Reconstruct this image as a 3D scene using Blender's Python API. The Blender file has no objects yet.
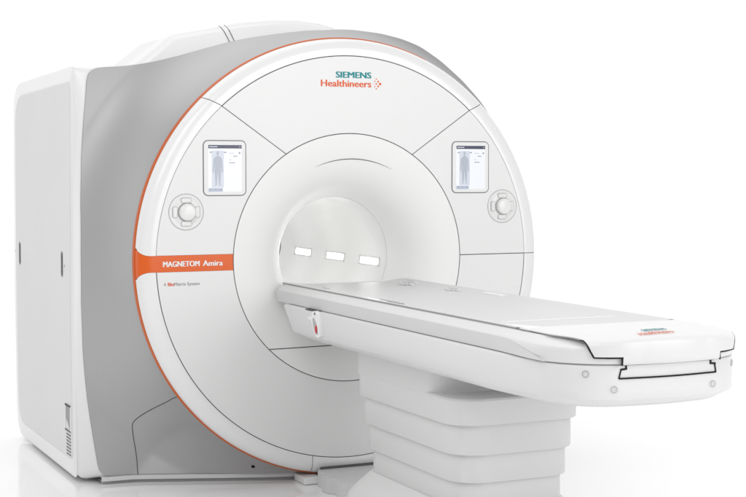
import bpy, bmesh, math, random
from math import sin, cos, pi, radians, sqrt, atan2
from mathutils import Vector, Matrix
random.seed(4)
ZC = 1.12                       # height of the bore axis above the floor
sc = bpy.context.scene
col = sc.collection

# ------------------------------------------------------------------ materials
def mat(name, c, rough=.35, metal=0., coat=0., emit=None, estr=0., ior=1.45, var=.0, bump=.0, spec=.5):
    m = bpy.data.materials.new(name); m.use_nodes = True
    nt = m.node_tree; b = nt.nodes['Principled BSDF']
    b.inputs['Base Color'].default_value = (*c, 1)
    b.inputs['Roughness'].default_value = rough
    b.inputs['Metallic'].default_value = metal
    b.inputs['IOR'].default_value = ior
    b.inputs['Specular IOR Level'].default_value = spec
    b.inputs['Coat Weight'].default_value = coat
    b.inputs['Coat Roughness'].default_value = .15
    if emit:
        b.inputs['Emission Color'].default_value = (*emit, 1)
        b.inputs['Emission Strength'].default_value = estr
    if var or bump:
        tc = nt.nodes.new('ShaderNodeTexCoord')
        n = nt.nodes.new('ShaderNodeTexNoise'); n.inputs['Scale'].default_value = 2.3
        n.inputs['Detail'].default_value = 6
        nt.links.new(tc.outputs['Object'], n.inputs['Vector'])
        if var:
            r = nt.nodes.new('ShaderNodeMapRange')
            r.inputs['To Min'].default_value = rough - var; r.inputs['To Max'].default_value = rough + var
            nt.links.new(n.outputs['Fac'], r.inputs['Value'])
            nt.links.new(r.outputs['Result'], b.inputs['Roughness'])
        if bump:
            n2 = nt.nodes.new('ShaderNodeTexNoise'); n2.inputs['Scale'].default_value = 420
            nt.links.new(tc.outputs['Object'], n2.inputs['Vector'])
            bp = nt.nodes.new('ShaderNodeBump'); bp.inputs['Strength'].default_value = bump
            bp.inputs['Distance'].default_value = .0006
            nt.links.new(n2.outputs['Fac'], bp.inputs['Height'])
            nt.links.new(bp.outputs['Normal'], b.inputs['Normal'])
    return m

W_FACE = mat('white lacquer', (.83, .83, .827), .34, var=.05, bump=.05)
W_RIM = mat('gloss white lacquer', (.86, .86, .86), .22, coat=.5, var=.04)
W_FUN = mat('satin white moulding', (.88, .88, .872), .42, var=.05)
W_TUBE = mat('bore liner', (.87, .87, .865), .4, var=.05)
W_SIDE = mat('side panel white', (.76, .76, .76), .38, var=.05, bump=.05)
W_EDGE = mat('white moulded edge', (.87, .87, .87), .3, coat=.3)
SILVER = mat('silver paint', (.48, .48, .485), .5, metal=.5, var=.05, bump=.08)
ORANGE = mat('orange trim', (.60, .105, .004), .35, coat=.3)
ORBAND = mat('orange name band', (.76, .115, .004), .32, coat=.2)
DARK = mat('seam shadow', (.12, .12, .12), .8, spec=.1)
BLACK = mat('black gap', (.022, .022, .022), .7, spec=.1)
GREYL = mat('grey line', (.33, .33, .33), .5)
T_WHITE = mat('table white', (.71, .71, .71), .33, coat=.15, var=.05, bump=.05)
T_FASC = mat('table fascia grey white', (.66, .66, .665), .42, var=.05)
T_BOARD = mat('tabletop pale grey', (.64, .64, .64), .45, var=.05, bump=.1)
T_PED = mat('pedestal white', (.69, .69, .688), .4, var=.05, bump=.05)
PLATE = mat('dock plate grey', (.66, .66, .66), .4)
TEAL = mat('teal lettering', (.0, .27, .29), .5)
ORTXT = mat('orange lettering', (.83, .12, .02), .5)
GRTXT = mat('grey lettering', (.22, .22, .23), .5)
WHTXT = mat('white lettering', (.9, .9, .9), .5)
RED = mat('red button', (.6, .01, .02), .3)
LAMP = mat('bore lamp', (.9, .9, .9), .4, emit=(1, 1, .98), estr=14)
S_WHITE = mat('screen white', (.02, .02, .02), .2, emit=(.93, .95, 1), estr=.93)
S_HEAD = mat('screen header', (.02, .02, .03), .2, emit=(.035, .04, .075), estr=1)
S_BODY = mat('screen figure panel', (.02, .02, .02), .2, emit=(.62, .66, .74), estr=1)
S_FIG = mat('screen figure', (.02, .02, .02), .2, emit=(.42, .46, .53), estr=1)
S_TXT = mat('screen text', (.02, .02, .02), .2, emit=(.30, .31, .38), estr=1)
S_BTN = mat('screen buttons', (.02, .02, .02), .2, emit=(.42, .48, .60), estr=1)

# ------------------------------------------------------------------ helpers
def empty(name, label, cat, loc=(0, 0, 0)):
    o = bpy.data.objects.new(name, None); col.objects.link(o)
    o.location = loc; o['label'] = label; o['category'] = cat
    return o

def build(name, verts, faces, m, parent, smooth=True, bevel=0., seg=2, label=None, fix=True, autos=35):
    """verts are given about the bore axis; the floor lies ZC below it"""
    me = bpy.data.meshes.new(name)
    px = parent
    off = Vector((0, 0, ZC))
    while px is not None:
        off -= px.location; px = px.parent
    me.from_pydata([tuple(Vector(v) + off) for v in verts], [], faces)
    if fix:
        bm = bmesh.new(); bm.from_mesh(me)
        bmesh.ops.remove_doubles(bm, verts=bm.verts, dist=1e-5)
        bmesh.ops.recalc_face_normals(bm, faces=bm.faces)
        bm.to_mesh(me); bm.free()
    me.materials.append(m)
    o = bpy.data.objects.new(name, me); col.objects.link(o)
    o.parent = parent
    if smooth:
        me.polygons.foreach_set('use_smooth', [True] * len(me.polygons))
        me.set_sharp_from_angle(angle=radians(autos))
    if bevel:
        b = o.modifiers.new('bevel', 'BEVEL'); b.width = bevel; b.segments = seg
        b.limit_method = 'ANGLE'; b.angle_limit = radians(35); b.harden_normals = True
    if label: o['label'] = label
    return o

class MB:
    def __init__(s): s.v = []; s.f = []
    def add(s, vs, fs):
        n = len(s.v); s.v += [tuple(v) for v in vs]; s.f += [tuple(i + n for i in f) for f in fs]; return s
    def box(s, a, b):
        (x0, y0, z0), (x1, y1, z1) = a, b
        return s.add([(x0, y0, z0), (x1, y0, z0), (x1, y1, z0), (x0, y1, z0), (x0, y0, z1), (x1, y0, z1), (x1, y1, z1), (x0, y1, z1)],
                     [(0, 3, 2, 1), (4, 5, 6, 7), (0, 1, 5, 4), (1, 2, 6, 5), (2, 3, 7, 6), (3, 0, 4, 7)])
    def tube(s, pts, r, n=8):
        pts = [Vector(p) for p in pts]; vs = []; fs = []
        for i, p in enumerate(pts):
            t = (pts[min(i + 1, len(pts) - 1)] - pts[max(i - 1, 0)]).normalized()
            a = t.orthogonal().normalized() if i == 0 else (a - t * a.dot(t)).normalized()
            b = t.cross(a)
            rr = r[i] if isinstance(r, (list, tuple)) else r
            for k in range(n):
                w = 2 * pi * k / n; vs.append(p + (a * cos(w) + b * sin(w)) * rr)
        for i in range(len(pts) - 1):
            for k in range(n):
                fs.append((i * n + k, i * n + (k + 1) % n, (i + 1) * n + (k + 1) % n, (i + 1) * n + k))
        fs.append(tuple(range(n - 1, -1, -1))); fs.append(tuple((len(pts) - 1) * n + k for k in range(n)))
        return s.add(vs, fs)
    def build(s, name, m, parent, **k): return build(name, s.v, s.f, m, parent, **k)

def prism_xz(poly, y0, y1):
    """closed outline in x-z given depth from y0 (front) to y1"""
    n = len(poly)
    v = [(x, y0, z) for x, z in poly] + [(x, y1, z) for x, z in poly]
    f = [tuple(range(n)), tuple(range(2 * n - 1, n - 1, -1))]
    f += [(i, i + n, (i + 1) % n + n, (i + 1) % n) for i in range(n)]
    return v, f

def rrect(cx, cz, w, h, r, n=6):
    p = []
    for (sx, sz, a0) in ((1, 1, 0), (-1, 1, 90), (-1, -1, 180), (1, -1, 270)):
        for k in range(n + 1):
            a = radians(a0 + 90 * k / n)
            p.append((cx + sx * (w / 2 - r) + r * cos(a), cz + sz * (h / 2 - r) + r * sin(a)))
    return p

def lathe(prof, a0=0, a1=2 * pi, n=160, cx=0, cz=0, y=0):
    """profile of (r, y); a0 and a1 may be functions of r"""
    A0 = a0 if callable(a0) else (lambda r: a0)
    A1 = a1 if callable(a1) else (lambda r: a1)
    full = not callable(a0) and not callable(a1) and abs(a1 - a0 - 2 * pi) < 1e-6
    m = n if full else n + 1
    vs = []; fs = []
    for (r, yy) in prof:
        for k in range(m):
            a = A0(r) + (A1(r) - A0(r)) * k / n
            vs.append((cx + r * cos(a), y + yy, cz + r * sin(a)))
    for i in range(len(prof) - 1):
        for k in range(n):
            k2 = (k + 1) % m
            fs.append((i * m + k, i * m + k2, (i + 1) * m + k2, (i + 1) * m + k))
    return vs, fs

def loft(secs, cap0=True, cap1=True):
    n = len(secs[0]); vs = [p for s in secs for p in s]; fs = []
    for i in range(len(secs) - 1):
        for k in range(n):
            fs.append((i * n + k, i * n + (k + 1) % n, (i + 1) * n + (k + 1) % n, (i + 1) * n + k))
    if cap0: fs.append(tuple(range(n)))
    if cap1: fs.append(tuple((len(secs) - 1) * n + k for k in range(n - 1, -1, -1)))
    return vs, fs

def text_mesh(body, bold=0.):
    c = bpy.data.curves.new('t', 'FONT'); c.body = body; c.size = 1; c.offset = bold
    c.resolution_u = 3; c.align_x = 'LEFT'
    o = bpy.data.objects.new('t', c); col.objects.link(o)
    bpy.context.view_layer.update()
    me = bpy.data.meshes.new_from_object(o.evaluated_get(bpy.context.evaluated_depsgraph_get()))
    vs = [v.co.copy() for v in me.vertices]; fs = [tuple(p.vertices) for p in me.polygons]
    bpy.data.objects.remove(o); bpy.data.meshes.remove(me); bpy.data.curves.remove(c)
    x0 = min(v.x for v in vs); x1 = max(v.x for v in vs)
    return [((v.x - x0) / (x1 - x0), v.y) for v in vs], fs, (x1 - x0)

def text(name, body, fn, w, m, parent, bold=0., height=None, cap=.73, label=None):
    """fn maps (u along the line, v above the baseline) to 3D; height is that of a capital"""
    vs, fs, W = text_mesh(body)
    k = (height / cap) if height else w / W
    V = []; F = []
    shifts = (0,) if not bold else (-bold, 0, bold)
    for i, du in enumerate(shifts):
        n = len(V); V += [tuple(Vector(fn(u * w + du, v * k)) + Vector((0, -.00022 * i, .00022 * i if 'nose' in fn.__qualname__ else 0))) for u, v in vs]
        F += [tuple(j + n for j in f) for f in fs]
    return build(name, V, F, m, parent, smooth=False, fix=False, label=label)

# ------------------------------------------------------------------ scanner
scn = empty('mri_scanner', 'large white and silver MRI scanner with round bore, orange ring and orange name band', 'scanner', (0, .6, 0))
R1, R2, R3 = .617, 1.0, 1.088
G = .0020                                   # half width of a panel gap

def arc(r, a0, a1, n=40): return [(r * cos(a0 + (a1 - a0) * k / n), r * sin(a0 + (a1 - a0) * k / n)) for k in range(n + 1)]
def panel(name, poly, m=W_FACE, y=0., d=.0045, **k):
    v, f = prism_xz(poly, y, y + d)
    return build(name, v, f, m, scn, bevel=.0016, **k)

aS1 = radians(123.7); aS1b = radians(132.1)         # upper left joint on the inner and outer circle
BT, BB = .034, -.045                                 # orange band top and bottom
def shift(p, q, d):                                  # move the segment p-q sideways by d
    t = Vector((q[0] - p[0], q[1] - p[1])).normalized(); nrm = Vector((-t.y, t.x)) * d
    return (p[0] + nrm.x, p[1] + nrm.y), (q[0] + nrm.x, q[1] + nrm.y)
ri, ro = R1 + G, R2 - G
g2 = G / ro
# top
da_i, da_o = G / ri * .9, G / ro * .9
panel('upper_face_panel', arc(ro, pi - aS1b + da_o, aS1b - da_o, 80) + arc(ri, aS1 - da_i, pi - aS1 + da_i, 60))
# middle left and right (above the band / right joint)
def az(r, z): return math.asin(z / r)
rof = R2 - .0008
panel('middle_face_panel', arc(rof, aS1b + da_o, pi - az(rof, BT), 50) + arc(ri, pi - az(ri, BT), aS1 + da_i, 40))
panel('middle_face_panel', arc(rof, az(rof, 0) + .0012, pi - aS1b - da_o, 50) + arc(ri, pi - aS1 - da_i, .0020, 40))
# lower panel, from the band round the bottom to the right joint
panel('lower_face_panel', arc(ro, pi - az(ro, BB), 2 * pi - .0026, 140) + arc(ri, 2 * pi - .0042, pi - az(ri, BB), 110))
# dark carrier behind the gaps
build('panel_carrier', *lathe([(R1 - .006, .0042), (1.012, .0042), (1.04, .0055), (1.055, .009), (1.066, .0155), (1.076, .026), (1.081, .04)], n=160), DARK, scn)

# rim profile
RIM = [(1.0, .0), (1.008, -.0006), (1.02, -.001), (1.035, -.0005), (1.05, .0025), (1.063, .0085), (1.074, .018), (1.082, .030), (1.0865, .043), (1.088, .056)]
def rimy(r):
    for (a, ya), (b, yb) in zip(RIM, RIM[1:]):
        if r <= b: return ya + (yb - ya) * max(0, (r - a)) / (b - a)
    return .056
def rim(name, a0, a1, inner, m=W_RIM, n=60, **k):
    pr = [(inner, .0045), (inner, .0015), (inner + .0015, .0)] + [q for q in RIM if q[0] > inner + .0016] + [(1.083, .06)]
    v, f = lathe(pr, a0, a1, n)
    mm = n + 1; P = len(pr)
    f.append(tuple(i * mm for i in range(P))); f.append(tuple(i * mm + n for i in range(P - 1, -1, -1)))
    return build(name, v, f, m, scn, **k)
def aJ(sign, off):
    def g(r):
        t = (r - R2) / (R3 - R2)
        a = aS1b + radians(2.0) * t
        return (a if sign > 0 else pi - a) + off / r
    return g
def aZ(z, side): return (lambda r: pi - math.asin(z / r)) if side < 0 else (lambda r: math.asin(z / r))
rim('upper_rim', aJ(-1, G), aJ(1, -G), R2 + G, n=120)
def bandz(r, s):       # the band flares out into the orange ring
    t = max(0., (r - 1.030) / .056); t = min(t, 1.)
    e = 1 - sqrt(max(0, 1 - t * t))
    return (BT + .035 * e) if s > 0 else (BB - .035 * e)
rim('middle_rim', aJ(1, G), lambda r: pi - math.asin(bandz(r, 1) / r), R2 + .0008)
rim('middle_rim', lambda r: math.asin(.0012 / r), aJ(-1, -G), R2 + .0008)
rim('lower_rim', lambda r: pi - math.asin(bandz(r, -1) / r), lambda r: 3 * pi / 2 - math.asin((.207 + .002) / r), R2 + G, n=100)
rim('lower_rim', lambda r: 3 * pi / 2 - math.asin((.207 - .002) / r), lambda r: 2 * pi - .0022, R2 + G, n=100)
# orange ring
RING = [(1.078, .052), (1.0915, .054), (1.0945, .058), (1.0955, .066), (1.0945, .080), (1.08, .082)]
build('orange_ring', *lathe(RING, radians(66), radians(300), n=200), ORANGE, scn)
build('ring_end', *lathe(RING, radians(-60), radians(66), n=110), SILVER, scn)
# orange band (sits flush between the panels)
vs = []; fs = []
N = 40
rs = [ri + (1.0 - ri) * k / 20 for k in range(21)] + [1.0 + .0885 * k / 20 for k in range(1, 21)]
for r in rs:
    zt, zb = bandz(r, 1) - .0005, bandz(r, -1) + .0005
    for j in range(9):
        z = zb + (zt - zb) * j / 8
        vs.append((-sqrt(r * r - z * z), (rimy(r) if r > 1 else 0) + .0012, z))
for i in range(len(rs) - 1):
    for j in range(8): fs.append((i * 9 + j, i * 9 + j + 1, (i + 1) * 9 + j + 1, (i + 1) * 9 + j))
band = build('name_band', vs, fs, ORBAND, scn)

# funnel and bore
FUN = [(R1 - G, .012), (R1 - G, .001), (R1 - G - .0015, 0), (.58, .0008), (.54, .004), (.50, .010), (.46, .021), (.43, .034), (.40, .053), (.375, .075), (.352, .103), (.333, .133), (.318, .165), (.309, .19), (.305, .207), (.301, .212)]
def funy(r):
    for (a, ya), (b, yb) in zip(FUN[2:], FUN[3:]):
        if r >= b: return ya + (yb - ya) * (a - r) / (a - b)
    return .21
fun = build('bore_funnel', *lathe(FUN, n=160), W_FUN, scn)
build('bore_tube', *lathe([(.306, .214), (.3, .2135), (.2985, .217), (.2985, 1.70), (.32, 1.77), (.36, 1.80)], n=128), W_TUBE, scn)
# thin dark grey crescent laid on the funnel above the opening
vs = []; fs = []; n = 40
for k in range(n + 1):
    t = k / n; a = radians(63 + 51 * t); w = .0042 * sin(pi * t) ** .8 + .0002
    for r in (.487 - w * .5, .487 + w * .5):
        X, Z = r * cos(a) + .012, r * sin(a) + .004
        vs.append((X, funy(sqrt(X * X + Z * Z)) - .0016, Z))
for k in range(n): fs.append((2 * k, 2 * k + 2, 2 * k + 3, 2 * k + 1))
build('brow_crescent', vs, fs, mat('crescent grey', (.16, .16, .16), .6), scn)
# joint of the lower insert in the funnel
vs = []; fs = []; zz = -.437; n = 40
xm = sqrt((R1 - G) ** 2 - zz * zz)
for k in range(n + 1):
    x = -xm + 2 * xm * k / n
    for dz in (-.0022, .0022):
        r = sqrt(x * x + (zz + dz) ** 2); vs.append((x, funy(r) - .001, zz + dz))
for k in range(n): fs.append((2 * k, 2 * k + 2, 2 * k + 3, 2 * k + 1))
build('funnel_joint', vs, fs, DARK, scn)
# bore lamps on the curved wall
def tubewall(y0, y1, z0, z1, r, m, name, parent):
    vs = []; fs = []; n = 6
    for y in (y0, y1):
        for k in range(n + 1):
            z = z0 + (z1 - z0) * k / n; vs.append((sqrt(r * r - z * z), y, z))
    for k in range(n): fs.append((k, k + 1, n + 2 + k, n + 1 + k))
    return build(name, vs, fs, m, parent, fix=False)
FRAME = mat('lamp frame', (.62, .62, .61), .4)
for s in (1, -1):
    for (ya, yb) in ((1.235, 1.46), (.758, .99), (.303, .53)):
        l = tubewall(ya - .020, yb + .020, -.071, -.022, .2975, FRAME, 'bore_light', scn)
        d = tubewall(ya + .004, yb - .004, -.061, -.032, .2960, LAMP, 'diffuser', l)
        if s < 0:
            for o in (l, d): o.data.transform(Matrix.Scale(-1, 4, (1, 0, 0)))
# ---------------------------------------------------------------- silver front housing
def interp(tab, t):
    for (a, b), (c, d) in zip(tab, tab[1:]):
        if t <= c: return b + (d - b) * (t - a) / (c - a) if c > a else b
    return tab[-1][1]
YE = .45
# outer boundary of the silver cover at y = YE, going round from top centre over the left to bottom centre
ZB = -1.082
left = [(0, 1.156), (-.1, 1.149), (-.2, 1.135), (-.3, 1.120), (-.4, 1.102), (-.5, 1.080), (-.62, 1.045), (-.75, 1.006), (-.88, .972), (-1.0, .950),
        (-1.10, .942), (-1.165, .938), (-1.193, .925), (-1.205, .895), (-1.210, .84), (-1.225, .69), (-1.243, .49), (-1.256, .28), (-1.262, .03), (-1.260, -.21), (-1.247, -.45),
        (-1.222, -.70), (-1.187, -.95), (-1.168, ZB)]
left += [(x, ZB) for x in (-1.05, -.9, -.75, -.6, -.45, -.3, -.15, 0)]
right = [(0, 1.156), (.1, 1.166), (.2, 1.169), (.37, 1.158), (.5, 1.135), (.61, 1.100), (.733, 1.028), (.87, .922), (.98, .815), (1.07, .70), (1.14, .56), (1.19, .4), (1.225, .2),
         (1.235, 0), (1.24, -.25), (1.235, -.5), (1.22, -.75), (1.20, -.95), (1.19, ZB)]
right += [(x, ZB) for x in (1.05, .9, .75, .6, .45, .3, .15, 0)]
def ray(poly, a):
    d = Vector((cos(a), sin(a)))
    best = None
    for p, q in zip(poly, poly[1:]):
        p = Vector(p); q = Vector(q); e = q - p
        den = d.x * e.y - d.y * e.x
        if abs(den) < 1e-9: continue
        t = (p.x * e.y - p.y * e.x) / den; s = (p.x * d.y - p.y * d.x) / den
        if t > 0 and -1e-6 <= s <= 1 + 1e-6: best = t if best is None else max(best, t)
    return best
outl = left + right[::-1][1:]
def smoothed(rad, it):
    for _ in range(it): rad = [(rad[i - 1] + 2 * rad[i] + rad[(i + 1) % len(rad)]) / 4 for i in range(len(rad))]
    return rad
NA = 480
RE = smoothed([ray(outl, 2 * pi * k / NA + 1e-5) for k in range(NA)], 3)
RS = smoothed(RE, 160)
def yend(a):                              # the lower edge comes forward towards the middle
    x = 1.1 * cos(a)
    if sin(a) > -.55: return YE
    w = min(1, (-sin(a) - .55) / .25); w = w * w * (3 - 2 * w)
    return YE - w * .30 * max(0, 1 - (abs(x) / .75) ** 2) - w * .03
def fillet(k):
    r = min(max(RE[k] - 1.086, .05), .30)
    return r * 1.65 if cos(2 * pi * k / NA) < 0 else r * 1.2
WD = smoothed([min(fillet(k), .31) for k in range(NA)], 1600)
def cover_pt(a, rE, t):
    """t 0 at the orange ring, 1 at the outer seam: a drum wall that sweeps out in a hollow curve"""
    r0 = 1.086; y0 = .078; yE = yend(a)
    f_ = (a % (2 * pi)) / (2 * pi) * NA; k_ = int(f_) % NA
    w = WD[k_] * (1 - f_ + int(f_)) + WD[(k_ + 1) % NA] * (f_ - int(f_))
    d = max(rE - r0, .0005); ue = min(1, d / w); te = math.acos(1 - ue)
    u = d / w * (1 - cos(pi / 2 * t)) ** .9
    P = 1.62
    y = y0 + (yE - y0) * (1 - (1 - min(u, 1)) ** P) ** (1 / P)
    r = r0 + w * u
    x, z = r * cos(a), r * sin(a)
    q = max(0, (z - .70) / .25); edge = max(0, min(1, (-x - .40) / .45)); edge = edge * edge * (3 - 2 * edge)
    y += .018 * q * q * edge
    return (x, y, z)
NT = 40
vs = []; fs = []
for i in range(NT + 1):
    for k in range(NA): vs.append(cover_pt(2 * pi * k / NA, RE[k], i / NT))
for k in range(NA):                        # edge turned back into the gap
    a = 2 * pi * k / NA; x, y, z = cover_pt(a, RE[k], 1); vs.append((x * .997, y + .012, z * .997))
for i in range(NT + 1):
    for k in range(NA): fs.append((i * NA + k, i * NA + (k + 1) % NA, (i + 1) * NA + (k + 1) % NA, (i + 1) * NA + k))
cover = build('silver_front_cover', vs, fs, SILVER, scn, autos=60)
# service hatch joint on the lower left of the silver cover, drawn as a real fine groove line lying on it
def on_cover(x, z, lift=.0008):
    a = atan2(z, x) % (2 * pi); rr = sqrt(x * x + z * z)
    f = a / (2 * pi) * NA; k = int(f); rE = RE[k % NA] * (1 - (f - k)) + RE[(k + 1) % NA] * (f - k)
    lo, hi = 0., 1.
    for _ in range(30):
        m = (lo + hi) / 2; p = cover_pt(a, rE, m)
        if sqrt(p[0] ** 2 + p[2] ** 2) < rr: lo = m
        else: hi = m
    p = cover_pt(a, rE, lo); return (p[0], p[1] - lift, p[2])
def smooth_path(pts, n=10, corner=.02):
    out = []
    for i in range(len(pts) - 1):
        for k in range(n):
            t = k / n; out.append((pts[i][0] + (pts[i + 1][0] - pts[i][0]) * t, pts[i][1] + (pts[i + 1][1] - pts[i][1]) * t))
    out.append(pts[-1])
    for _ in range(14):
        out = [out[0]] + [((a[0] + 2 * b[0] + c[0]) / 4, (a[1] + 2 * b[1] + c[1]) / 4) for a, b, c in zip(out, out[1:], out[2:])] + [out[-1]]
    return out
path = smooth_path([(-.868, -.655), (-.885, -.700), (-.935, -.748), (-.978, -.788), (-1.006, -.822), (-1.003, -.858), (-.988, -.95), (-.980, -1.022), (-.980, ZB)])
MB().tube([on_cover(x, z) for x, z in path], .0022, 6).build('hatch_joint', DARK, scn)

p_ = on_cover(-.462, -1.040, .001); MB().add([(p_[0] + .011 * cos(k * pi / 8), p_[1] - .004, p_[2] + .008 * sin(k * pi / 8)) for k in range(16)], [tuple(range(16))]).build('cable_hole', BLACK, scn)
# dark seam ring just behind the cover edge, following it
vs = []; fs = []
for j, (sc_, dy) in enumerate(((1.0, .002), (1.0, .0085))):
    for k in range(NA):
        a = 2 * pi * k / NA; x, y, z = cover_pt(a, RE[k], 1); vs.append((x * (1 - .0012), y + dy, max(z, ZB) * (1 - .0012)))
for k in range(NA): fs.append((k, (k + 1) % NA, NA + (k + 1) % NA, NA + k))
build('cover_seam', vs, fs, DARK, scn)

# ---------------------------------------------------------------- white rear housing
# sections run round the bore axis like the cover; left side ends in the flat side wall
def box_r(a, hx, zt, zb, rc):
    """radius of a rounded box outline at angle a"""
    d = Vector((cos(a), sin(a))); lo, hi = .2, 2.5
    for _ in range(28):
        m = (lo + hi) / 2; x, z = abs(d.x * m), d.y * m
        top = z > 0; h = zt if top else zb
        z = abs(z); c = rc if top else .05
        inside = x < hx and z < h and not (x > hx - c and z > h - c and (x - hx + c) ** 2 + (z - h + c) ** 2 > c * c)
        if inside: lo = m
        else: hi = m
    return lo
def ys_front(z):                       # front edge of the side slab
    return interp([(-1.1, .510), (-.3, .535), (.3, .508), (.86, .492), (1.3, .50)], z)
secs = []
for (fr, w, sh, B) in ((.0, 0, .9995, 0), (.06, .05, 1.003, 0), (.25, .3, 1.003, 0), (.5, .6, 1.001, 0), (.75, .85, 1, 0), (1., 1, 1, 0), (1.03, 1, 1, 0), (1.10, 1, 1, 1), (.8, 1, 1, 2), (1.2, 1, 1, 2), (1.75, 1, 1, 2), (1.86, 1, .985, 2), (1.93, 1, .95, 2), (1.955, 1, .90, 2)):
    s = []
    for k in range(NA):
        a = 2 * pi * k / NA
        rb = box_r(a, 1.2695, .940, 1.100, .03) if B == 0 else box_r(a, 1.245, .93, 1.100, .05)
        rb = rb if cos(a) < 0 else RE[k] * 1.006
        r = (RE[k] * (1 - w) + rb * w) * sh
        x, z = r * cos(a), r * sin(a)
        yc = cover_pt(a, RE[k], 1)[1] + .0075
        y = fr if B == 2 else yc + max(.012, ys_front(z) - yc) * min(fr, 1) + .35 * max(0, fr - 1)
        if z < ZB - .02: z = ZB - .02
        s.append((x, y, z))
    secs.append(s)
v, f = loft(secs, False, True)
# open the rear for the bore with a plain disc hidden inside; close as annulus
f = f[:-1]; n0 = len(v); n_last = (len(secs) - 1) * NA
v += [(.37 * cos(2 * pi * k / NA), 1.97, .37 * sin(2 * pi * k / NA)) for k in range(NA)]
v += [(.31 * cos(2 * pi * k / NA), 1.80, .31 * sin(2 * pi * k / NA)) for k in range(NA)]
for k in range(NA):
    f.append((n_last + k, n_last + (k + 1) % NA, n0 + (k + 1) % NA, n0 + k))
    f.append((n0 + k, n0 + (k + 1) % NA, n0 + NA + (k + 1) % NA, n0 + NA + k))
build('rear_housing', v, f, W_EDGE, scn, autos=32)

# side cover: outer shell with chamfered border and a raised inner field
def yz_round(pts, rad, n=8):
    out = []
    m = len(pts)
    for i in range(m):
        p0, p1, p2 = Vector(pts[i - 1]), Vector(pts[i]), Vector(pts[(i + 1) % m])
        r = rad[i]; a = (p0 - p1).normalized(); b = (p2 - p1).normalized()
        for k in range(n + 1):
            t = k / n; q = p1 + a * r * (1 - t) ** 2 + b * r * t ** 2
            out.append((q.x, q.y))
    return out
base = [(.575, -1.098), (.535, -.3), (.505, .3), (.49, .86), (.505, .947), (1.95, .925), (1.97, -.3), (1.93, -1.098)]
def side_outline(ins_f, ins_t, ins_b, ins_bk, rt, rb_):
    p = [(.510 + ins_f, -1.098 + ins_b), (.535 + ins_f, -.3), (.505 + ins_f, .3), (.492 + ins_f, .80), (.50 + ins_f, .947 - ins_t), (1.95 - ins_bk, .925 - ins_t), (1.975 - ins_bk, -.3), (1.95 - ins_bk, -1.098 + ins_b)]
    return yz_round(p, [.06 + rb_ * .3, .2, .15, .02, .03, .20 + rt, .2, .16 + rb_], 8)
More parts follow.
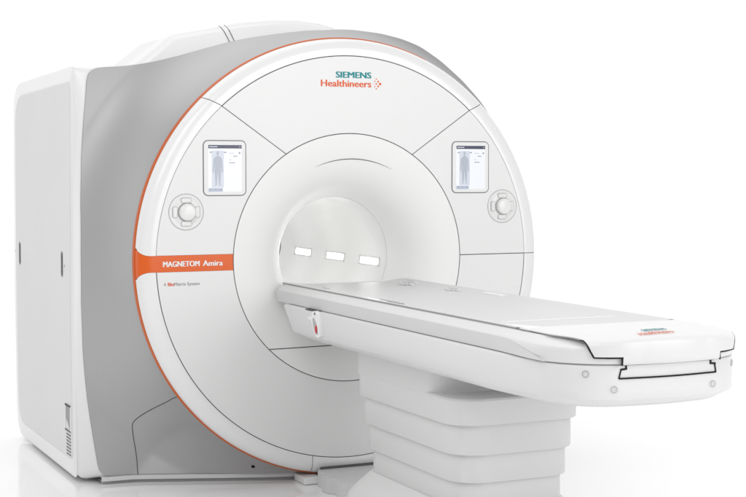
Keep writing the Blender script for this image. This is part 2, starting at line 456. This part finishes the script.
for s in (-1,):
    o0 = side_outline(.06, .01, .01, 0, 0, 0); o1 = side_outline(-.012, 0, 0, 0, 0, 0); o2 = side_outline(-.006, .006, .006, .006, 0, 0)
    o3 = side_outline(.016, .072, .085, .10, -.02, -.02)
    o4 = side_outline(.024, .080, .094, .108, -.02, -.02)
    k_ = 1.0
    secs = [[(s * 1.21, y, z) for y, z in o0], [(s * 1.2655, y, z) for y, z in o1], [(s * 1.2685, y, z) for y, z in o2]]
    secs.append([(s * 1.2765, y, z) for y, z in o3])
    sc_ = build('side_cover', *loft(secs, True, False), W_EDGE, scn, bevel=0, autos=14)
    n4 = len(o4)
    fv = [(s * 1.2765, y, z) for y, z in o3] + [(s * 1.2800, y, z) for y, z in o4] + [(s * 1.2800, 1.2, -.1)]
    ff = [(i, (i + 1) % n4, (i + 1) % n4 + n4, i + n4) for i in range(n4)] + [(i + n4, (i + 1) % n4 + n4, 2 * n4) for i in range(n4)]
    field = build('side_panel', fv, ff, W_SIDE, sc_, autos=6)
    if s < 0:
        # upright slots
        for yy in (.715, 1.752):
            p = rrect(yy, -.039, .034, .128, .0165)
            fr = build('slot', [(s * 1.2825, a, b) for a, b in p] , [tuple(range(len(p)))], GREYL, sc_)
            q = rrect(yy - .004, -.039, .018, .112, .009)
            build('slot_recess', [(s * 1.2833, a, b) for a, b in q], [tuple(range(len(q)))], mat('slot dark', (.14, .14, .14), .6), fr)
        for yy, z_ in ((.66, -.045), (1.87, -.03)):
            q = rrect(yy, z_, .012, .012, .0055)
            build('screw_cap', [(s * 1.2822, a, b) for a, b in q], [tuple(range(len(q)))], GREYL, sc_)
        # air vent with grille
        m = MB(); X = s * 1.2803
        y0, y1, z0, z1 = .552, .675, -.872, -.742
        q0 = [(X - .004, y0, z0), (X - .004, y1, z0), (X - .004, y1, z1), (X - .004, y0, z1)]
        q1 = [(X - .004, y0 + .012, z0 + .006), (X - .004, y1 - .012, z0 + .006), (X - .004, y1 - .012, z1 - .006), (X - .004, y0 + .012, z1 - .006)]
        m.add(q0 + q1 + [(X + .02, b_, c) for a_, b_, c in q0] + [(X, b_, c) for a_, b_, c in q1],
              [(i, (i + 1) % 4, (i + 1) % 4 + 4, i + 4) for i in range(4)] + [(i, (i + 1) % 4, (i + 1) % 4 + 8, i + 8) for i in range(4)] + [(i + 4, (i + 1) % 4 + 4, (i + 1) % 4 + 12, i + 12) for i in range(4)])
        vf = m.build('vent_frame', W_EDGE, sc_, bevel=.001)
        build('vent_recess', [(X - .001, y0 + .012, z0), (X - .001, y1 - .012, z0), (X - .001, y1 - .012, z1), (X - .001, y0 + .012, z1)], [(0, 1, 2, 3)], mat('vent grey', (.35, .35, .35), .5), vf)
        MB().box((X - .005, y0 + .004, z1 - .006), (X + .01, y1 - .004, z1 + .0005)).build('vent_bar', DARK, vf); MB().box((X - .005, y0 + .004, z0 - .002), (X + .01, y1 - .004, z0 + .0045)).build('vent_bar', DARK, vf)
        v_ = [(X - .0018, y0 + .02, z0 + .01), (X - .0018, y1 - .016, z0 + .01), (X - .0018, y1 - .016, z0 + .062)]
        build('vent_scoop', v_, [(0, 1, 2)], W_SIDE, vf)
        m = MB()
        for i in range(7):
            z = -.892 - i * .0165
            m.box((X - .0022, .566, z - .003), (X, .602, z + .003)); m.box((X - .0022, .616, z - .003), (X, .652, z + .003))
        m.build('vent_grille', mat('grille grey', (.2, .2, .2), .6), sc_)

# plinth strips under the silver cover
def plinth(y_off, z0, z1, m, name):
    pts = []
    for k in range(61):
        x = -1.165 + (2 * 1.165) * k / 60
        a = atan2(ZB, x); pts.append((x, yend(a % (2 * pi)) + y_off))
    vs = []
    for z, o in ((z0, 0), (z1, 0)):
        vs += [(x, y, z) for x, y in pts]
    vs += [(x, y + .25, z1) for x, y in pts]
    n = len(pts); fs = [(i, i + 1, n + i + 1, n + i) for i in range(n - 1)] + [(n + i, n + i + 1, 2 * n + i + 1, 2 * n + i) for i in range(n - 1)]
    return build(name, vs, fs, m, scn, autos=30)
plinth(-.020, -1.104, -1.084, mat('plinth pale', (.74, .74, .74), .3), 'plinth_strip')
plinth(-.004, -1.119, -1.1045, mat('plinth grey', (.42, .42, .42), .4), 'plinth_base')
MB().box((-.258, -.02, -1.118), (-.17, .12, -1.083)).build('front_foot', W_EDGE, scn, bevel=.004)

# top hood behind the crown
def hood():
    prof = [(-.86, .90), (-.85, .965), (-.80, 1.01), (-.625, 1.150), (-.585, 1.168), (-.36, 1.212), (-.25, 1.238), (-.05, 1.262), (.12, 1.268), (.25, 1.255), (.33, 1.235), (.39, 1.20), (.46, 1.12), (.50, .90)]
    p = []
    for i in range(len(prof)): p.append(prof[i])
    secs = [[(x * .985, .93, z if z < 1 else z - .03) for x, z in p], [(x, .965, z - .006) for x, z in p], [(x, 1.0, z) for x, z in p], [(x * 1.0, 1.55, z) for x, z in p], [(x * .97, 1.62, z - .03) for x, z in p]]
    return loft(secs)
hd = build('top_hood', *hood(), W_EDGE, scn, autos=50)
for dx in (0, .030):
    MB().tube([(-.345 + dx, .985, 1.218 + dx * .2), (-.342 + dx, .962, 1.208 + dx * .2), (-.337 + dx, .928, 1.187 + dx * .2), (-.315 + dx, .9275, 1.15), (-.290 + dx, .9275, 1.10), (-.275 + dx, .9275, 1.05)], .0018, 6).build('hood_joint', DARK, hd)
# ---------------------------------------------------------------- displays, dials
def rect(x0, x1, z0, z1, y): return [(x0, y, z0), (x1, y, z0), (x1, y, z1), (x0, y, z1)]
S_HT = mat('screen pale text', (.02,) * 3, .3, emit=(.6, .65, .75), estr=1)
def display(cx, cz, side):
    w, h = .218, .266
    ol = build('display', *prism_xz(rrect(cx, cz, w, h, .026), -.0015, .004), mat('display rim grey', (.16, .16, .16), .4), scn, bevel=0)
    bz = build('bezel', *prism_xz(rrect(cx, cz, w - .0085, h - .0085, .022), -.004, .003), W_FACE, ol, bevel=.001)
    x0, x1, z0, z1 = cx - .083, cx + .085, cz - .112, cz + .110
    s = build('screen', *prism_xz([(x0, z0), (x1, z0), (x1, z1), (x0, z1)], -.0046, .0), S_WHITE, ol, smooth=False)
    W, H = x1 - x0, z1 - z0
    def R(n, a, b, c, d, m, y=-.0050):
        return MB().add(rect(x0 + a * W, x0 + b * W, z0 + c * H, z0 + d * H, y), [(0, 1, 2, 3)]).build(n, m, ol, smooth=False)
    R('header_bar', 0, 1, .925, 1, S_HEAD)
    R('figure_panel', .10, .46, .085, .88, S_BODY)
    R('button_bar', 0, .43, 0, .075, S_BTN)
    for a, b, c, d in ((.03, .27, .953, .972), (.93, .96, .955, .97)): R('header_text', a, b, c, d, S_HT, -.0054)
    for a, b, c, d in ((.04, .11, .83, .855), (.46, .54, .83, .855), (.91, .96, .81, .85), (.74, .87, .752, .770), (.62, .69, .675, .684), (.62, .80, .610, .628), (.62, .78, .822, .83), (.05, .09, .025, .05), (.19, .24, .03, .05), (.34, .38, .025, .05)): R('screen_text', a, b, c, d, S_TXT, -.0054)
    # standing patient figure
    half = [(.0, .865), (.028, .86), (.04, .835), (.034, .805), (.02, .785), (.022, .765), (.085, .735), (.125, .70), (.14, .60), (.15, .50), (.155, .42), (.135, .40), (.12, .42), (.105, .50), (.098, .60), (.09, .50), (.098, .42), (.085, .30), (.07, .16), (.085, .125), (.06, .12), (.03, .16), (.018, .28), (.006, .40)]
    pts = [(.28 + a, b) for a, b in half] + [(.28 - a, b) for a, b in half[::-1] if a > 0]
    vv = [(x0 + a * W, -.0056, z0 + b * H) for a, b in pts]
    build('patient_figure', vv, [tuple(range(len(vv)))], S_FIG, ol, smooth=False)
    return ol
display(-.659, .446, -1); display(.676, .450, 1)

DIAL = mat('dial ring', (.70, .70, .70), .3)
DIALIN = mat('dial dish', (.80, .80, .795), .3, coat=.3)
LINE2 = mat('dial joint', (.40, .40, .40), .5)
LINE3 = mat('button joint', (.52, .52, .52), .5)
def dial(cx, cz):
    r = build('dial', *lathe([(.0845, .002), (.0845, -.0005), (.0825, -.0022), (.080, -.0030), (.070, .0), (.062, -.001), (.045, -.0035), (.0, -.0035)], n=64, cx=cx, cz=cz), DIALIN, scn)
    build('dial_outline', *lathe([(.0872, -.0006), (.0842, -.0008)], n=64, cx=cx, cz=cz), LINE2, r)
    for k in range(4):
        a = k * pi / 2; w, h = (.048, .020)
        pp = []
        for (px, pz) in rrect(0, .055, w, h, .006):
            pp.append((cx + px * cos(a) - pz * sin(a), cz + px * sin(a) + pz * cos(a)))
        b = build('dial_button', *prism_xz(pp, -.0068, .0), DIALIN, r, bevel=.0012)
        q = []
        for (px, pz) in rrect(0, .055, w + .005, h + .005, .008):
            q.append((cx + px * cos(a) - pz * sin(a), cz + px * sin(a) + pz * cos(a)))
        build('button_joint', *prism_xz(q, -.0046, .0), LINE3, b)
    build('knob', *lathe([(.0405, -.003), (.0405, -.020), (.039, -.0245), (.035, -.0275), (.028, -.029), (.0, -.0295)], n=48, cx=cx + .003, cz=cz), mat('knob white', (.84, .84, .83), .25, coat=.4), r)
    build('knob_shadow_ring', *lathe([(.046, -.0042), (.040, -.0044)], n=48, cx=cx + .003, cz=cz), LINE2, r)
dial(-.852, .238); dial(.866, .247)

# ---------------------------------------------------------------- lettering on the face
def on_face(x0, z0, y=-.0012, slope=0): return lambda u, v: (x0 + u, y, z0 + v + slope * u)
text('maker_lettering', 'SIEMENS', on_face(-.078, .8915), .190, TEAL, scn, bold=.0019, height=.0315)
text('maker_lettering', 'Healthineers', on_face(-.158, .8475), .270, ORTXT, scn, bold=.0013, height=.034)
m = MB()
dots = [(.1235, .865, .002), (.133, .878, .0030), (.133, .852, .0030), (.141, .8655, .0042), (.141, .889, .0034), (.141, .841, .0034), (.151, .877, .0046), (.151, .853, .0046), (.162, .865, .0066)]
for x, z, r in dots:
    m.add([(x + r * cos(k * pi / 6), -.0012, z + r * sin(k * pi / 6)) for k in range(12)], [tuple(range(12))])
m.build('maker_emblem', ORTXT, scn, smooth=False, fix=False)
text('model_lettering', 'MAGNETOM', lambda u, v: (-.966 + u, .0, -.0195 + v), .178, WHTXT, scn, bold=.0015, height=.027)
text('model_lettering', 'Amira', lambda u, v: (-.770 + u, .0, -.0195 + v), .098, WHTXT, scn, bold=.0015, height=.027)
text('system_lettering', 'A', on_face(-.964, -.110), .011, GRTXT, scn, height=.0165)
text('system_lettering', 'Bio', on_face(-.944, -.110), .030, ORTXT, scn, bold=.0008, height=.0165)
text('system_lettering', 'Matrix System', on_face(-.913, -.110), .125, GRTXT, scn, height=.0165)

# ------------------------------------------------------------------ patient table
tab = empty('patient_table', 'long white patient table with rounded end on stepped pedestal, reaching into the bore', 'patient table', (0, -1.2, 0))
def outline(hw, yf, yb, rc, bulge=.012, z=0, nside=30, ncor=14, nfront=16):
    """plan outline, symmetric; hw is a function of y"""
    H = hw if callable(hw) else (lambda y: hw)
    half = []
    for k in range(nside + 1):
        y = yb + (yf + rc - yb) * k / nside; half.append((H(y), y))
    hwc = H(yf + rc)
    for k in range(1, ncor + 1):
        a = pi / 2 * k / ncor
        half.append((hwc - rc + rc * cos(a), yf + rc - rc * sin(a)))
    xe = hwc - rc
    for k in range(1, nfront + 1):
        x = xe * (1 - k / nfront); half.append((x, yf - bulge * (1 - (x / xe) ** 2)))
    pts = half + [(-x, y) for x, y in half[-2::-1]]
    Z = z if callable(z) else (lambda x, y: z)
    return [(x, y, Z(x, y)) for x, y in pts]
def ease(a, b, t): t = max(0, min(1, t)); t = t * t * (3 - 2 * t); return a + (b - a) * t
# lower body: wider than the fascia along the sides, slimmer under the nose
def hwb(d=0): return lambda y: ease(.409, .386, (-y - 2.05) / .35) + d
secs = []
for z, d, yf, yb, rc in ((-.356, -.065, -2.575, -.40, .10), (-.3545, -.048, -2.59, -.365, .12), (-.3265, -.004, -2.632, -.262, .138), (-.322, -.001, -2.636, -.25, .14),
                         (-.28, -.0005, -2.638, -.205, .14), (-.216, .0, -2.64, -.135, .14), (-.2095, -.002, -2.639, -.13, .14), (-.2062, -.008, -2.634, -.13, .14), (-.2048, -.016, -2.626, -.13, .14), (-.2045, -.035, -2.61, -.14, .13)):
    secs.append(outline(hwb(d), yf, yb, rc + .09, z=z))
body = build('table_body', *loft(secs), T_WHITE, tab, autos=40)
# upper frame (fascia, top strip) with open well for the board
def hwf(d=0): return lambda y: ease(.386, .394, (-y - 2.15) / .25) + d
def lidz(x, y):
    """top surface height over the nose"""
    t = max(0, min(1, (-y - 2.22) / .25)); t = t * t * (3 - 2 * t)
    base = -.119 + .017 * t * (1 - (x / .36) ** 2)
    fall = max(0, (-y - 2.50) / .15); base -= .016 * min(fall, 1.3) ** 2
    return base
secs = []
for z, d, yf, yb, rc in ((-.2035, -.02, -2.63, -.02, .13), (-.2035, -.004, -2.646, .0, .145), (-.201, .0, -2.650, .005, .15), (-.165, .001, -2.660, .02, .15), (-.152, .0, -2.660, .022, .15), (-.1465, -.0045, -2.656, .022, .148), (-.143, -.012, -2.648, .02, .145), (-.127, -.038, -2.60, .02, .135), (-.1225, -.046, -2.59, .02, .13), (-.132, -.048, -2.588, .018, .13)):
    secs.append(outline(hwf(d), yf, yb, rc + .11, z=z, bulge=.014))
frame = build('table_frame', *loft(secs, True, True), T_WHITE, tab, autos=40)
# grey fascia inlay along each side
for s in (-1, 1):
    vs = []; fs = []; n = 50
    for k in range(n + 1):
        y = .0 - 2.49 * k / n; t = max(0, (-y - 2.2) / .29)
        zt, zb = -.1495 - .051 * t ** 1.3, -.2015
        vs += [(s * (hwf(.0018)(y) - .0), y, zt), (s * (hwf(.0015)(y)), y, zb)]
    for k in range(n): fs.append((2 * k, 2 * k + 1, 2 * k + 3, 2 * k + 2))
    build('side_fascia', vs, fs, T_FASC, tab)
# board: flat sliding top running through the bore, outside it fills the frame
def board_hw(y): return ease(.264, .339, (-y + .20) / .10 if y > .1 else 1)
vs = []; fs = []; ys = [.065, .05] + [.02 - 2.22 * k / 24 for k in range(25)]
nx = 16
for y in ys:
    hw = .338
    for j in range(nx + 1):
        u = -1 + 2 * j / nx; x = hw * u
        dish = -.0105 * (1 - min(1, abs(u) / .93) ** 6)
        vs.append((x, y, -.1165 + dish))
n = nx + 1
for i in range(len(ys) - 1):
    for j in range(nx): fs.append((i * n + j, i * n + j + 1, (i + 1) * n + j + 1, (i + 1) * n + j))
# skirt
b0 = len(vs)
for i, y in enumerate(ys):
    for x in (vs[i * n][0], vs[i * n + nx][0]): vs.append((x, y, -.15))
for i in range(len(ys) - 1):
    fs.append((i * n, (i + 1) * n, b0 + 2 * (i + 1), b0 + 2 * i)); fs.append((i * n + nx, (i + 1) * n + nx, b0 + 2 * (i + 1) + 1, b0 + 2 * i + 1))
board = build('tabletop', vs, fs, T_BOARD, tab, autos=40)
# fine joint lines either side of the board
for s in (-1, 1):
    MB().tube([(s * .3405, .06 - 2.30 * k / 20, -.1190) for k in range(21)], .0016, 6).build('edge_joint', GREYL, tab)
# cross joints on the board
MB().tube([(-.33 + .66 * k / 10, -1.945, -.1262 if 0 < k < 10 else -.1185) for k in range(11)], .0028, 6).build('board_joint', W_EDGE, board)
# nose cap
def fy(x, rc=.26, hw=.394, yf=-2.663, bul=.014):
    xe = hw - rc
    if abs(x) <= xe: return yf - bul * (1 - (x / xe) ** 2)
    t = min(1, (abs(x) - xe) / rc); return yf + rc - rc * sqrt(max(0, 1 - t * t))
HWC = .342
def lidz(x, y):
    """top surface height over the nose"""
    t = ease(0, 1, (-y - 2.20) / .22)
    base = -.1155 + .015 * t * (1 - (x / HWC) ** 2)
    d = max(0, y - fy(x)); fall = max(0, 1 - d / .15)
    return base - .014 * fall ** 2 * (1 if y < -2.2 else 0)
HWF = .304
def cap_hw(y): return HWC - (HWC - HWF) * ease(0, 1, (-y - 2.42) / .16)
M_ = 46; L_ = 26
vs = []; fs = []
for i in range(L_ + 1):
    for j in range(M_ + 1):
        u = -1 + 2 * j / M_; ye = fy(HWF * u) + .030
        y = -2.205 + (ye + 2.205) * (i / L_) ** .9
        x = cap_hw(y) * u
        z = lidz(x, y)
        if i == 0: z -= .004
        if j in (0, M_): z -= .002
        vs.append((x, y, z))
rows = [(.020, -.0015, .304), (.010, -.0045, .304), (.003, -.0085, .3035), (-.002, -.0140, .302), (-.005, -.0205, .300), (-.0062, -.028, .297), (-.0065, -.040, .291), (-.0060, -.0505, .285)]
zf = lidz(0, fy(0) + .03)
for o, dz, hw in rows:
    for j in range(M_ + 1):
        x = hw * (-1 + 2 * j / M_)
        z0_ = lidz(x, fy(x) + .030) * (1 if dz > -.03 else 0) + (-.1285 if dz <= -.03 else 0)
        vs.append((x, fy(x) + o, z0_ + dz * (1 if dz > -.03 else .96)))
for i in range(L_ + len(rows)):
    for j in range(M_): a = i * (M_ + 1) + j; fs.append((a, a + 1, a + M_ + 2, a + M_ + 1))
cap = build('nose_cap', vs, fs, T_WHITE, tab, autos=50)
vs = []; fs = []; b = 0
rows2 = [(-.1765, -.0060, .1975), (-.200, -.0035, .1975), (-.2045, .002, .1970), (-.2045, .03, .1970)]
for z, o, hw in rows2:
    for j in range(41): x = -hw + 2 * hw * j / 40; vs.append((x, fy(x) + o, z))
for i in range(len(rows2) - 1):
    for j in range(40): a = b + i * 41 + j; fs.append((a, a + 1, a + 42, a + 41))
build('front_apron', vs, fs, T_WHITE, cap, autos=50)
# dark gaps round the cap
for s in (-1, 1):
    m = MB()
    side = [(s * (cap_hw(y) + .002), y, lidz(s * cap_hw(y), y) - .004) for y in [-2.24 - .325 * k / 12 for k in range(13)]]
    m2 = MB(); m2.tube(side, .0014, 6); m2.build('cap_joint', LINE2, cap)
    pts = [side[-1], (s * .3055, fy(.304) + .012, -.1255), (s * .3050, fy(.304) + .002, -.1325), (s * .3035, fy(.303) - .003, -.1385), (s * .3015, fy(.301) - .005, -.1460), (s * .2985, fy(.298) - .0055, -.1540), (s * .292, fy(.292) - .005, -.166), (s * .286, fy(.286) - .004, -.1785)]
    m.tube(pts, [.0010, .0013, .0017, .0021, .0025, .0029, .0033, .0036] if s < 0 else [.0008, .0008, .0009, .001, .0012, .0018, .0028, .0038], 8)
    m.tube([(s * .286, fy(.286) - .002, -.1788), (s * .24, fy(.24) - .001, -.1795), (s * .2005, fy(.2) - .001, -.1795)], .0038, 8)
    m.tube([(s * .1995, fy(.2) - .002, -.178), (s * .1995, fy(.2) - .002, -.206)], .0030, 8)
    m.build('cap_gap', BLACK, cap)
# pull-out tray outline under the cap
def f2(x): return fy(x, .23, .386, -2.641, .012)
m = MB()
m.tube([(-.198 + .396 * k / 20, f2(-.198 + .396 * k / 20) - .0005, -.2515) for k in range(21)], .0029, 8)
for s in (-1, 1):
    m.tube([(s * .199, f2(.199), -.2515), (s * .192, f2(.19), -.222)], .0024, 8)
    m.tube([(s * .194, f2(.19) - .001, -.2215), (s * .172, f2(.17) - .001, -.2195), (s * .174, f2(.17), -.209)], .0034, 8)
m.build('tray_gap', BLACK, body)
# round caps in the front of the body
for x, z in ((-.300, -.236), (-.215, -.288), (.185, -.292), (.305, -.232)):
    y = f2(x); nx_ = (f2(x + .005) - f2(x - .005)) / .01
    nrm = Vector((nx_, -1, 0)).normalized(); t = Vector((-nrm.y, nrm.x, 0)); c = Vector((x, y, z)) + nrm * .0012
    pts = [c + (t * cos(k * pi / 12) + Vector((0, 0, 1)) * sin(k * pi / 12)) * .0105 for k in range(25)]
    MB().tube(pts, .0011, 5).build('screw_cover', GREYL, body)
# small fittings on the board
def clip(x, y, name='strap_clip'):
    m = MB(); m.box((x - .016, y - .05, -.1265), (x + .016, y + .05, -.1165)); m.box((x - .026, y - .02, -.1265), (x - .016, y + .03, -.1185)).box((x - .01, y - .085, -.1265), (x + .004, y - .05, -.1175))
    o = m.build(name, T_WHITE, board, bevel=.002)
    MB().box((x - .004, y - .045, -.1165), (x + .006, y + .04, -.1155)).build('clip_slot', LINE2, o)
clip(-.287, -.36); clip(.20, -.22); clip(.245, -.62); clip(.27, -.12)
for (x, y) in ((-.302, -1.10),):
    m = MB().box((x - .006, y - .11, -.1275), (x + .010, y + .11, -.1155)); m.build('grip_recess', mat('recess grey', (.35, .35, .35), .5), board, bevel=.003)
    MB().box((x - .03, y + .02, -.1275), (x - .008, y + .2, -.1160)).build('grip_edge', W_EDGE, board, bevel=.003)
MB().box((.27, -1.02, -.127), (.30, -.86, -.1155)).build('grip_edge', W_EDGE, board, bevel=.003)
v = [(-.318, -2.06, -.1155), (-.250, -2.24, -.1150), (-.330, -2.27, -.1150)]
build('corner_wedge', v + [(a, b_, c - .012) for a, b_, c in v], [(0, 1, 2), (5, 4, 3), (0, 3, 4, 1), (1, 4, 5, 2), (2, 5, 3, 0)], W_EDGE, board)
for k, (x, y) in enumerate(((-.322, -1.62), (-.322, -1.70))):
    m = MB(); m.add([(x + .004 * cos(a * pi / 5), y + .004 * sin(a * pi / 5), -.1170) for a in range(10)], [tuple(range(10))]); m.build('rivet', GRTXT, board, fix=False)
# lettering on the nose
def on_nose(x0, y0): return lambda u, v: (x0 + u, y0 + v, lidz(x0 + u, y0 + v) + .0035)
text('maker_lettering', 'SIEMENS', on_nose(-.074, -2.600), .096, TEAL, cap, bold=.0005, height=.026)
text('maker_lettering', 'Healthineers', on_nose(-.115, -2.642), .137, ORTXT, cap, bold=.0004, height=.026)

# emergency release handle on the near side of the body
hx = -.4045
h = MB()
h.box((hx - .010, -.535, -.2195), (hx + .01, -.345, -.2115)); h = MB()
pl = rrect(0, 0, .17, .034, .004)
rel = build('release_handle', [(hx - .003, -.44 + a, -.228 + b) for a, b in pl] + [(hx + .004, -.44 + a, -.228 + b) for a, b in pl],
            [tuple(range(len(pl))), tuple(range(2 * len(pl) - 1, len(pl) - 1, -1))] + [(i, (i + 1) % len(pl), (i + 1) % len(pl) + len(pl), i + len(pl)) for i in range(len(pl))], T_WHITE, tab, bevel=.001)
def yz_plate(poly, x0, x1):
    n = len(poly); v = [(x0, a, b) for a, b in poly] + [(x1, a, b) for a, b in poly]
    return v, [tuple(range(n)), tuple(range(2 * n - 1, n - 1, -1))] + [(i, i + n, (i + 1) % n + n, (i + 1) % n) for i in range(n)]
lev = [(-.520, -.205), (-.555, -.200), (-.580, -.212), (-.600, -.245), (-.612, -.285), (-.607, -.310), (-.588, -.322), (-.565, -.318), (-.545, -.300), (-.520, -.270), (-.500, -.250), (-.46, -.243), (-.46, -.236), (-.50, -.232)]
build('lever', *yz_plate(lev, hx - .020, hx + .001), W_RIM, rel, bevel=.003)
ins = [(-.527, -.236), (-.545, -.232), (-.570, -.255), (-.588, -.285), (-.590, -.303), (-.575, -.308), (-.555, -.294), (-.532, -.266)]
build('lever_recess', *yz_plate(ins, hx - .0208, hx), mat('lever grey', (.45, .45, .45), .4), rel, bevel=.001)
btn = [(-.571 + .011 * cos(k * pi / 8), -.283 + .019 * sin(k * pi / 8)) for k in range(16)]
build('red_button', *yz_plate(btn, hx - .0235, hx), RED, rel, bevel=.002)
MB().box((hx - .004, -.545, -.2075), (hx + .03, -.40, -.2035)).build('lever_shadow_gap', DARK, rel)
dot = [(-.553 + .006 * cos(k * pi / 6), -.213 + .006 * sin(k * pi / 6)) for k in range(12)]
build('pivot_pin', *yz_plate(dot, hx - .0215, hx), DARK, rel)

# pedestal: telescoping shrouds
def rr_plan(hx_, y0, y1, r, z, n=8):
    cy = (y0 + y1) / 2
    return [(a, b, z) for a, b in rrect(0, cy, 2 * hx_, abs(y1 - y0), r, n)]
tiers = [(.302, -1.690, -.672, -.457, -.562), (.286, -1.675, -.688, -.54, -.683), (.270, -1.660, -.704, -.66, -.797), (.256, -1.645, -.720, -.78, -.915)]
nk = build('pedestal_neck', *loft([rr_plan(.3015, -1.50, -.671, .11, -.350), rr_plan(.3015, -1.50, -.671, .11, -.47)]), T_PED, tab)
for i, (hw, yf, yb, zt, zb) in enumerate(tiers):
    secs = [rr_plan(hw - .02, yf + .02, yb - .02, .11, zt), rr_plan(hw - .006, yf + .006, yb - .006, .124, zt - .001), rr_plan(hw, yf, yb, .13, zt - .008), rr_plan(hw, yf, yb, .13, zb + .002), rr_plan(hw - .0015, yf + .0015, yb - .0015, .129, zb), rr_plan(hw - .006, yf + .006, yb - .006, .126, zb), rr_plan(hw - .007, yf + .007, yb - .007, .125, zb + .06)]
    build('pedestal_shroud', *loft(secs), T_PED, tab, autos=40)
secs = [rr_plan(.262, -1.65, -.714, .13, -.90), rr_plan(.275, -1.665, -.70, .13, -.915), rr_plan(.305, -1.71, -.67, .15, -.945), rr_plan(.345, -1.77, -.62, .17, -1.0), rr_plan(.36, -1.79, -.60, .17, -1.05), rr_plan(.36, -1.79, -.60, .17, -1.119)]
build('pedestal_foot', *loft(secs), T_PED, tab, autos=40)
# docking plate between foot and scanner
pts = [(-.178, -.022), (-.205, -.06), (-.205, -.16), (-.232, -.175), (-.232, -.24), (-.205, -.26), (-.205, -.36), (-.232, -.375), (-.232, -.45), (-.21, -.47), (-.21, -.80), (.30, -.80), (.30, -.022)]
v = [(x, y, -1.046 + .06 * max(0, -y - .25)) for x, y in pts] + [(x, y, -1.119) for x, y in pts]; n = len(pts)
dk = build('dock_plate', v, [tuple(range(n)), tuple(range(2 * n - 1, n - 1, -1))] + [(i, i + n, (i + 1) % n + n, (i + 1) % n) for i in range(n)], PLATE, tab, bevel=.0012, smooth=False)
MB().box((-.176, -.030, -1.047), (.30, -.022, -1.034)).build('dock_gap_shade', DARK, dk)  # dark strip standing in for the shadow gap below the rim

# ------------------------------------------------------------------ floor, world, lights, camera
def floor():
    S = 400
    me = bpy.data.meshes.new('floor'); me.from_pydata([(-S, -S, 0), (S, -S, 0), (S, S, 0), (-S, S, 0)], [], [(0, 1, 2, 3)])
    o = bpy.data.objects.new('floor', me); col.objects.link(o)
    me.materials.append(mat('studio floor', (.93, .93, .93), .07, spec=.5, var=.02)); o['kind'] = 'structure'
floor()

w = bpy.data.worlds.new('World'); sc.world = w; w.use_nodes = True
nt = w.node_tree; bg = nt.nodes['Background']
tc = nt.nodes.new('ShaderNodeTexCoord'); sp = nt.nodes.new('ShaderNodeSeparateXYZ')
nt.links.new(tc.outputs['Generated'], sp.inputs[0])
# bright white studio wall ahead (towards +y), dimmer studio behind the camera
mr = nt.nodes.new('ShaderNodeMapRange'); mr.interpolation_type = 'SMOOTHSTEP'
mr.inputs['From Min'].default_value = -.15; mr.inputs['From Max'].default_value = .35
mr.inputs['To Min'].default_value = .46; mr.inputs['To Max'].default_value = 1.12
nt.links.new(sp.outputs['Y'], mr.inputs['Value'])
nt.links.new(mr.outputs['Result'], bg.inputs['Strength'])
bg.inputs['Color'].default_value = (1, 1, 1, 1)

def area(name, loc, target, size, power, sy=None):
    l = bpy.data.lights.new(name, 'AREA'); l.shape = 'RECTANGLE'; l.size = size; l.size_y = sy or size; l.energy = power
    o = bpy.data.objects.new(name, l); col.objects.link(o); o.location = loc
    o.rotation_euler = (Vector(target) - Vector(loc)).to_track_quat('-Z', 'Y').to_euler()
    return o
area('softbox_key', (-3.5, -4.5, 4.6), (0, -.3, 1.1), 3.2, 85)
area('softbox_front', (2.2, -6.6, 2.5), (0, 0, 1.0), 3.6, 135)
s = bpy.data.lights.new('overhead_light', 'SUN'); s.energy = .62; s.angle = radians(60)
so = bpy.data.objects.new('overhead_light', s); col.objects.link(so); so.rotation_euler = (radians(-8), radians(-6), 0); so.location = (0, 0, 6)

cam = bpy.data.cameras.new('Camera'); co = bpy.data.objects.new('Camera', cam); col.objects.link(co); sc.camera = co
cam.sensor_width = 36; cam.lens = 36 * 1480.485 / 746; cam.clip_end = 2000; cam.clip_start = .05
th, pt = .434428315, .0549355598
fw = Vector((sin(th) * cos(pt), cos(th) * cos(pt), -sin(pt)))
co.location = (-2.99899, -6.72893, .45089 + ZC)
co.rotation_euler = fw.to_track_quat('-Z', 'Y').to_euler()
sc.view_settings.view_transform = 'Standard'; sc.view_settings.look = 'None'
sc.view_settings.exposure = 0; sc.view_settings.gamma = 1
